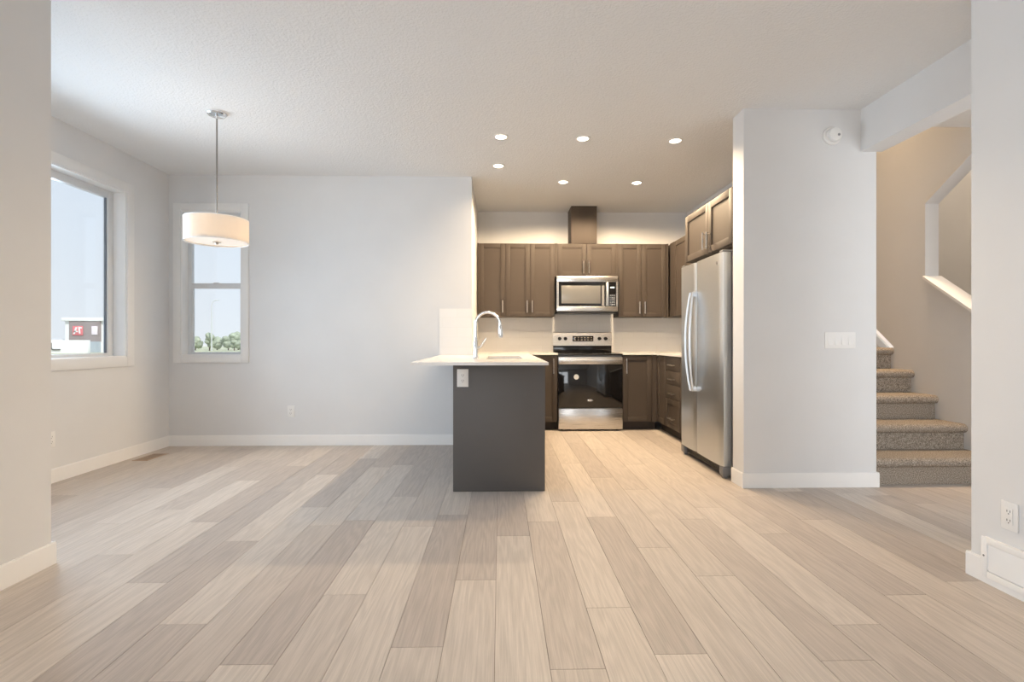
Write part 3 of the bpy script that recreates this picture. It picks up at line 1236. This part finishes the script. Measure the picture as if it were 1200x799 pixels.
# ------------------------------------------------------------------ pendant
PX, PY = -2.085, 3.82
PZ0, PZ1, PR = 1.785, 1.955, .212
t = thing('pendant_light', (PX, PY, CZ), 'drum pendant lamp hanging on a thin rod in front of the narrow window', 'pendant lamp')
MB().lathe([(0, 0), (.068, 0), (.068, -.012), (.060, -.020), (.014, -.026), (.010, -.045), (0, -.045)], (PX, PY, CZ - .0005)).build('canopy', M_chrome, t)
MB().tube([(PX, PY, CZ - .04), (PX, PY, PZ0 + .09)], .0055, 12).build('rod', plain('dark_nickel', (.30, .28, .26), .35, .8), t)
b = MB()
b.lathe([(PR, PZ0), (PR, PZ1), (PR - .004, PZ1), (PR - .004, PZ0), (PR, PZ0)], (PX, PY, 0), n=72)
sh = b.build('lamp_shade', M_shade, t)
b = MB()
b.lathe([(PR + .001, PZ0 - .001), (PR + .001, PZ0 + .006), (PR - .005, PZ0 + .006), (PR - .005, PZ0 - .001), (PR + .001, PZ0 - .001)], (PX, PY, 0), n=72)
b.lathe([(PR + .001, PZ1 - .006), (PR + .001, PZ1 + .001), (PR - .005, PZ1 + .001), (PR - .005, PZ1 - .006), (PR + .001, PZ1 - .006)], (PX, PY, 0), n=72)
b.build('shade_rim', M_white, sh)
b = MB()
for k in range(3):
    a = k * 2 * math.pi / 3 + .4
    b.tube([(PX, PY, PZ1 - .02), (PX + (PR - .004) * math.cos(a), PY + (PR - .004) * math.sin(a), PZ1 - .02)], .003, 8)
b.build('spider', M_nickel, t)
MB().lathe([(0, PZ0 + .006), (PR - .006, PZ0 + .012), (PR - .006, PZ0 + .015), (0, PZ0 + .009)], (PX, PY, 0), n=64).build('diffuser', emitter('lit_acrylic_diffuser', (.95, .86, .76), .38), t)
MB().lathe([(0, -.020), (.010, -.018), (.014, -.010), (.030, -.004), (.030, .002), (0, .002)], (PX, PY, PZ0 + .004), n=24).build('finial', M_nickel, t)
for k in range(2):
    a = k * math.pi + .5
    l = bpy.data.lights.new('bulb_light', 'POINT')
    l.energy = 1.5
    l.color = (1, .85, .68)
    l.shadow_soft_size = .03
    o = bpy.data.objects.new('bulb_light', l)
    o.location = Vector((.09 * math.cos(a), .09 * math.sin(a), PZ0 + .085 - CZ))
    o.parent = t
    COL.objects.link(o)

# ------------------------------------------------------------------ recessed downlights
spots = [((0.007, 4.21), 'recessed ceiling light at the left of the front row of three'),
         ((0.686, 4.23), 'recessed ceiling light in the middle of the front row of three'),
         ((1.468, 4.26), 'recessed ceiling light at the right of the front row, nearest the fridge wall'),
         ((-0.016, 4.907), 'recessed ceiling light close to the kitchen recess corner, above the sink'),
         ((0.666, 5.39), 'recessed ceiling light left of the vent chase, in the far row'),
         ((1.449, 5.40), 'recessed ceiling light right of the vent chase, in the far row')]


def make_downlight():
    t = thing('recessed_light', (0, 0, CZ), '', 'ceiling light', 'recessed lights over the kitchen')
    MB().lathe([(.062, -.0005), (.062, -.004), (.056, -.007), (.046, -.006), (.044, -.001), (.062, -.0005)], (0, 0, CZ), n=40).build('trim_ring', M_plast, t)
    MB().lathe([(0, -.003), (.045, -.003), (.045, -.001), (0, -.001)], (0, 0, CZ), n=40).build('lens', M_lens, t)
    l = bpy.data.lights.new('downlight_beam', 'SPOT')
    l.energy = 72
    l.color = (1, .75, .48)
    l.spot_size = math.radians(168)
    l.spot_blend = .8
    l.shadow_soft_size = .045
    o = bpy.data.objects.new('downlight_beam', l)
    o.location = (0, 0, -.012)
    o.parent = t
    COL.objects.link(o)
    return t


proto = make_downlight()
for i, ((x, y), lab) in enumerate(spots):
    o = proto if i == 0 else copy_tree(proto)
    o.location = (x, y, CZ)
    o['label'] = lab
    for ch in o.children:
        if ch.type == 'LIGHT':
            ch.data = ch.data.copy()
            ch.data.energy = (12, 72, 72, 28, 170, 170)[i]
            ch.data.spot_blend = (.8, .4, .4, .8, .27, .27)[i]
            ch.data.spot_size = math.radians((140, 145, 145, 140, 170, 170)[i])


# ------------------------------------------------------------------ outlets, switches, grilles
def outlet(face, plane, u, v, label, w=.072, h=.118):
    """A duplex outlet on a wall face."""
    mp = Map(face, plane)
    t = thing('electrical_outlet', mp.pt(u, v, 0), label, 'outlet', 'wall outlets')
    mb = MB()
    mp.box(mb, u - w / 2, u + w / 2, v - h / 2, v + h / 2, .0005, .006, .002)
    mb.build('cover_plate', M_plast, t)
    mb = MB()
    mp.box(mb, u - .0165, u + .0165, v - .034, v + .034, .006, .0085, .0012)
    mb.build('receptacle', M_plast, t)
    for dv in (-.019, .019):
        mb = MB()
        for du in (-.0065, .0065):
            mp.box(mb, u + du - .0013, u + du + .0013, v + dv - .002, v + dv + .007, .0085, .0088)
        mp.box(mb, u - .0022, u + .0022, v + dv - .0105, v + dv - .0065, .0085, .0088)
        mb.build('slots', M_slot, t)
    return t


outlet('-y', 5.25, -2.122, .345, 'white outlet low on the dining wall right of the narrow window')
outlet('+x', -3.345, 3.888, .326, 'white outlet low on the left wall under the large window')
outlet('-y', 3.605, -.262, .80, 'white outlet on the charcoal peninsula end panel', .08, .125)
outlet('-x', 2.14, 2.098, .325, 'white outlet on the near right wall above the air grille')

mp = Map('-y', 3.66)
t = thing('light_switch', (2.465, 3.66, 1.065), 'white four-gang switch plate on the wall end beside the hall', 'light switch')
mb = MB()
mp.box(mb, 2.352, 2.578, 1.007, 1.124, .0005, .007, .002)
mb.build('cover_plate', M_plast, t)
for i in range(4):
    u = 2.352 + .036 + i * .0513
    mb = MB()
    mp.box(mb, u - .0165, u + .0165, 1.032, 1.099, .007, .009)
    mb.bm.verts.ensure_lookup_table()
    for vv in mb.bm.verts:
        if vv.co.z > 1.06 and vv.co.y < 3.652:
            vv.co.y += .0014
        elif vv.co.y < 3.652:
            vv.co.y -= .002
    mb.build('rocker', M_plast, t)

t = thing('smoke_detector', (2.41, 3.66, 2.545), 'round white smoke detector high on the wall end beside the header', 'smoke detector')
MB().lathe([(.066, -.0005), (.066, -.012), (.062, -.016), (0, -.016)], (2.405, 3.66, 2.545), 'y', 40).build('base_plate', M_plast, t)
MB().lathe([(.046, -.016), (.050, -.020), (.050, -.042), (.044, -.050), (0, -.053)], (2.405, 3.66, 2.545), 'y', 40).build('cover', M_plast, t)
MB().lathe([(.009, -.052), (.009, -.0545), (0, -.0545)], (2.425, 3.66, 2.538), 'y', 16).build('test_button', M_graym, t)

mp = Map('-x', 2.14)
t = thing('air_grille', (2.14, 2.02, .115), 'white air return grille at the foot of the near right wall', 'vent')
mb = MB()
ya, yb, za, zc = 1.72, 2.208, .030, .203
fr = .028
mp.box(mb, ya, ya + fr, za, zc, .0145, .022, .002)
mp.box(mb, yb - fr, yb, za, zc, .0145, .022, .002)
mp.box(mb, ya + fr, yb - fr, zc - fr, zc, .0145, .022, .002)
mp.box(mb, ya + fr, yb - fr, za, za + fr, .0145, .022, .002)
mp.box(mb, ya + .004, yb - .004, .107, zc - .002, .0005, .0145)
mb.build('frame', M_white, t)
mb = MB()
for i in range(9):
    z = za + fr + .006 + i * .0125
    mb.prism([(2.14 - .020, z), (2.14 - .0185, z + .002), (2.14 - .0150, z + .0115), (2.14 - .0165, z + .0115)], 'y', ya + fr, yb - fr)
mb.build('louvres', M_white, t)
MB().lathe([(0, -.0235), (.004, -.0235), (.004, -.021)], (2.14, 2.194, .122), 'x', 12).build('screw', M_graym, t)

t = thing('floor_register', (-3.185, 4.745, 0), 'tan slatted floor register beside the left baseboard', 'vent')
MB().box(-3.255, -3.115, 4.60, 4.89, .0004, .004, .001).build('frame', plain('tan_register', (.42, .31, .22), .5), t)
mb = MB()
for i in range(12):
    y = 4.622 + i * .0213
    mb.box(-3.238, -3.132, y, y + .008, .004, .0046)
mb.build('slots', plain('register_slots', (.16, .11, .08), .7), t)

# ------------------------------------------------------------------ stairs
t = thing('staircase', (3.2, 3.71, 0), 'carpeted staircase climbing away behind the wall end', 'stairs')
RY = [3.71, 4.0, 4.27, 4.52, 4.76]
while len(RY) < 10:
    RY.append(RY[-1] + .255)
for i, y in enumerate(RY):
    z1 = .2 * (i + 1)
    yn = RY[i + 1] if i + 1 < len(RY) else 6.65
    b = MB()
    # profile in (y, z): riser, rounded nosing, tread
    prof = [(y, .2 * i if i else .001), (y, z1 - .070)]
    for k in range(9):
        a = -math.pi / 2 - math.pi * k / 8
        prof.append((y - .002 + .036 * math.cos(a), z1 - .035 + .035 * math.sin(a)))
    prof += [(yn + (0 if i + 1 < len(RY) else 0), z1), (yn, .2 * i if i else .001)]
    b.prism(prof, 'x', 2.7365, 3.6985)
    b.build('step', M_carpet, t, smooth=40)

t = thing('handrail', (2.83, 3.6, 1.02), 'white sloped stair handrail end showing past the wall end', 'handrail')
dy, dz = .255, .20
n = math.hypot(dy, dz)
uy, uz = dy / n, dz / n
p0 = Vector((2.83, 3.65, .99))
y0, z0, tv, L = 3.63, 1.012, .075, 2.1
sl = dz / dy
b = MB()
b.prism([(y0, z0), (y0 + tv / sl, z0), (y0 + L, z0 + sl * L - tv), (y0 + L, z0 + sl * L)], 'x', 2.808, 2.852)
bmesh.ops.bevel(b.bm, geom=b.bm.edges[:], offset=.006, segments=2, affect='EDGES', clamp_overlap=True)
b.build('rail', M_white, t)
for s in (.25, 1.1, 1.95):
    c = p0 + Vector((0, uy * s, uz * s))
    MB().tube([(2.7365, c.y, c.z - .075), (2.80, c.y, c.z - .07), (2.83, c.y, c.z - .035)], .007, 10).build('bracket', M_nickel, t)

# ------------------------------------------------------------------ outdoors
GZ = -.30
M_ground = plain('pale_gravel_lot', (.62, .60, .56), .95, var=.12, scale=.35)
M_field = plain('dry_grass_field', (.46, .47, .33), .95, var=.25, scale=.6)
struct(MB().box(-140, 60, -60, 200, GZ - .2, GZ).build('ground', M_ground, smooth=0), 'pale open ground outside')
b = MB()
b.box(-70, -8, 30, 130, GZ, GZ + .03)
struct(b.build('ground_field', M_field, smooth=0), 'dry grass beyond the narrow window')

YB_ = 60.0
t = thing('shop_building', (-48, 64, GZ), 'low flat-roofed shop with a dark sign band seen through the left window', 'building')
M_shopw = plain('white_render', (.80, .80, .80), .8)
M_fascia = plain('dark_sign_band', (.30, .25, .245), .7)
MB().box(-50.2, -44.0, YB_ + .3, YB_ + 8, GZ, 3.36).build('wall', M_shopw, t)
MB().box(-50.4, -43.8, YB_ + .0, YB_ + 8.2, 3.36, 3.76, .03).build('roof_parapet', M_shopw, t)
fa = MB().box(-49.6, -46.1, YB_ + .1, YB_ + .3, 1.0, 3.34).build('sign_band', M_fascia, t)
M_red = plain('red_sign', (.72, .20, .22), .6)
M_pink = plain('pink_white_sign', (.83, .74, .80), .6)
b = MB()
b.box(-49.15, -48.0, YB_ + .02, YB_ + .1, 1.72, 2.78, .02)
sg = b.build('red_sign', M_red, fa)
b = MB()      # the white strokes on the red sign, too blurred to read
b.prism([(-49.05, 1.86), (-48.86, 1.86), (-48.58, 2.66), (-48.78, 2.66)], 'y', YB_ - .01, YB_ + .02)
b.prism([(-48.98, 2.08), (-48.52, 2.08), (-48.52, 2.22), (-48.92, 2.22)], 'y', YB_ - .01, YB_ + .02)
b.prism([(-48.46, 2.70), (-48.08, 2.64), (-48.06, 2.50), (-48.30, 2.50), (-48.22, 1.90), (-48.38, 1.90), (-48.46, 2.50)], 'y', YB_ - .01, YB_ + .02)
b.build('sign_strokes', M_shopw, sg)
MB().box(-47.0, -46.35, YB_ + .02, YB_ + .1, 1.78, 2.76, .02).build('pink_sign', M_pink, fa)
MB().box(-47.45, -46.15, YB_ + .08, YB_ + .3, GZ, 1.0).build('door_bay', plain('blue_grey_glass', (.40, .45, .50), .3), t)

b = MB()
b.box(-60, -44.75, YB_ - 3.4, YB_ - 3.0, GZ, 1.15, .02)
tag(b.build('boundary_wall', M_shopw), 'long white wall in front of the shop, seen through the left window', 'wall')
t = thing('wall_pipe', (-48, 56.5, .1), 'small dark bent pipe rail on the white boundary wall', 'pipe')
MB().tube([(-48.55, 56.52, .85), (-48.55, 56.52, .25), (-48.35, 56.52, .12), (-47.6, 56.52, .12)], .06, 8).build('rail', M_slot, t)


def parked(x, y, col, label):
    t = thing('car', (x, y, GZ), label, 'car', 'cars parked beyond the white wall')
    b = MB()
    z = GZ
    prof = [(-2.1, .3), (-2.15, .75), (-1.9, .95), (-1.2, 1.05), (-.6, 1.62), (.9, 1.65), (1.6, 1.1), (2.1, .98), (2.15, .5), (2.1, .3)]
    b.prism([(x + u, z + v) for u, v in prof], 'y', y - .85, y + .85)
    b.build('body', plain('car_paint', col, .4), t)
    b = MB()
    b.prism([(x + u, z + v) for u, v in [(-1.0, 1.08), (-.55, 1.55), (.85, 1.57), (1.35, 1.12)]], 'y', y - .86, y + .86)
    b.build('side_window', M_black, t)
    for dx in (-1.35, 1.35):
        MB().lathe([(0, -.9), (.33, -.9), (.33, .9), (0, .9)], (x + dx, y, z + .33), 'y', 18).build('wheel', M_black, t)


parked(-52.8, YB_ + 1.2, (.6, .6, .62), 'pale car parked at the far left beyond the white wall')
parked(-58.2, YB_ + 1.8, (.30, .22, .20), 'dark car parked beyond the white wall outside the left edge of the window')

# street light, trees and bushes through the narrow window
t = thing('street_light', (-38.9, 70, GZ), 'thin grey street light seen through the lower pane of the narrow window', 'street light')
M_pole = plain('galvanised_pole', (.55, .57, .58), .5)
MB().tube([(-38.9, 70, GZ), (-38.9, 70, 5.9)], [.09, .055], 10).build('pole', M_pole, t)
MB().tube([(-38.9, 70, 5.85), (-38.75, 70, 6.35), (-38.35, 70, 6.55)], .045, 8).build('arm', M_pole, t)
MB().box(-38.4, -37.9, 69.88, 70.12, 6.48, 6.60, .03).build('lamp_head', M_pole, t)

M_leaf = plain('hazy_foliage', (.34, .38, .29), .95, var=.3, scale=1.5)  # green paled: the washed-out outdoor haze is put into the colour
M_trunk = plain('bark', (.13, .10, .08), .9)


def tree(x, y, r, h, label, seed):
    random.seed(seed)
    t = thing('tree', (x, y, GZ), label, 'tree', 'trees beyond the narrow window')
    MB().tube([(x, y, GZ), (x + .05, y, GZ + h * .45)], [.09, .06], 8).build('trunk', M_trunk, t)
    b = MB()
    for i in range(9):
        a = random.uniform(0, 6.28)
        d = random.uniform(0, r * .6)
        s = random.uniform(.45, .7) * r
        b.blob((x + d * math.cos(a), y + d * math.sin(a), GZ + random.uniform(h * .3, h - s * .8)), (s, s, s * .85), 3, .16)
    b.build('crown', M_leaf, t, smooth=80)


tree(-40.3, 72, .75, 2.5, 'small dark tree at the left edge of the lower pane, left of the street light', 1)
tree(-36.9, 72, .85, 2.75, 'tallest dark tree of the distant line, right of the street light', 2)
k = 0
for x, y, h in ((-43.4, 74, 1.9), (-42.0, 77, 1.9), (-39.9, 79, 1.8), (-39.3, 75, 1.95), (-36.6, 77.5, 2.05), (-34.6, 74, 2.0), (-33.6, 77, 2.1), (-31.6, 75, 1.9)):
    k += 1
    tree(x, y, .95, h + .1, 'low hazy green tree in the distant line beyond the narrow window', 20 + k)
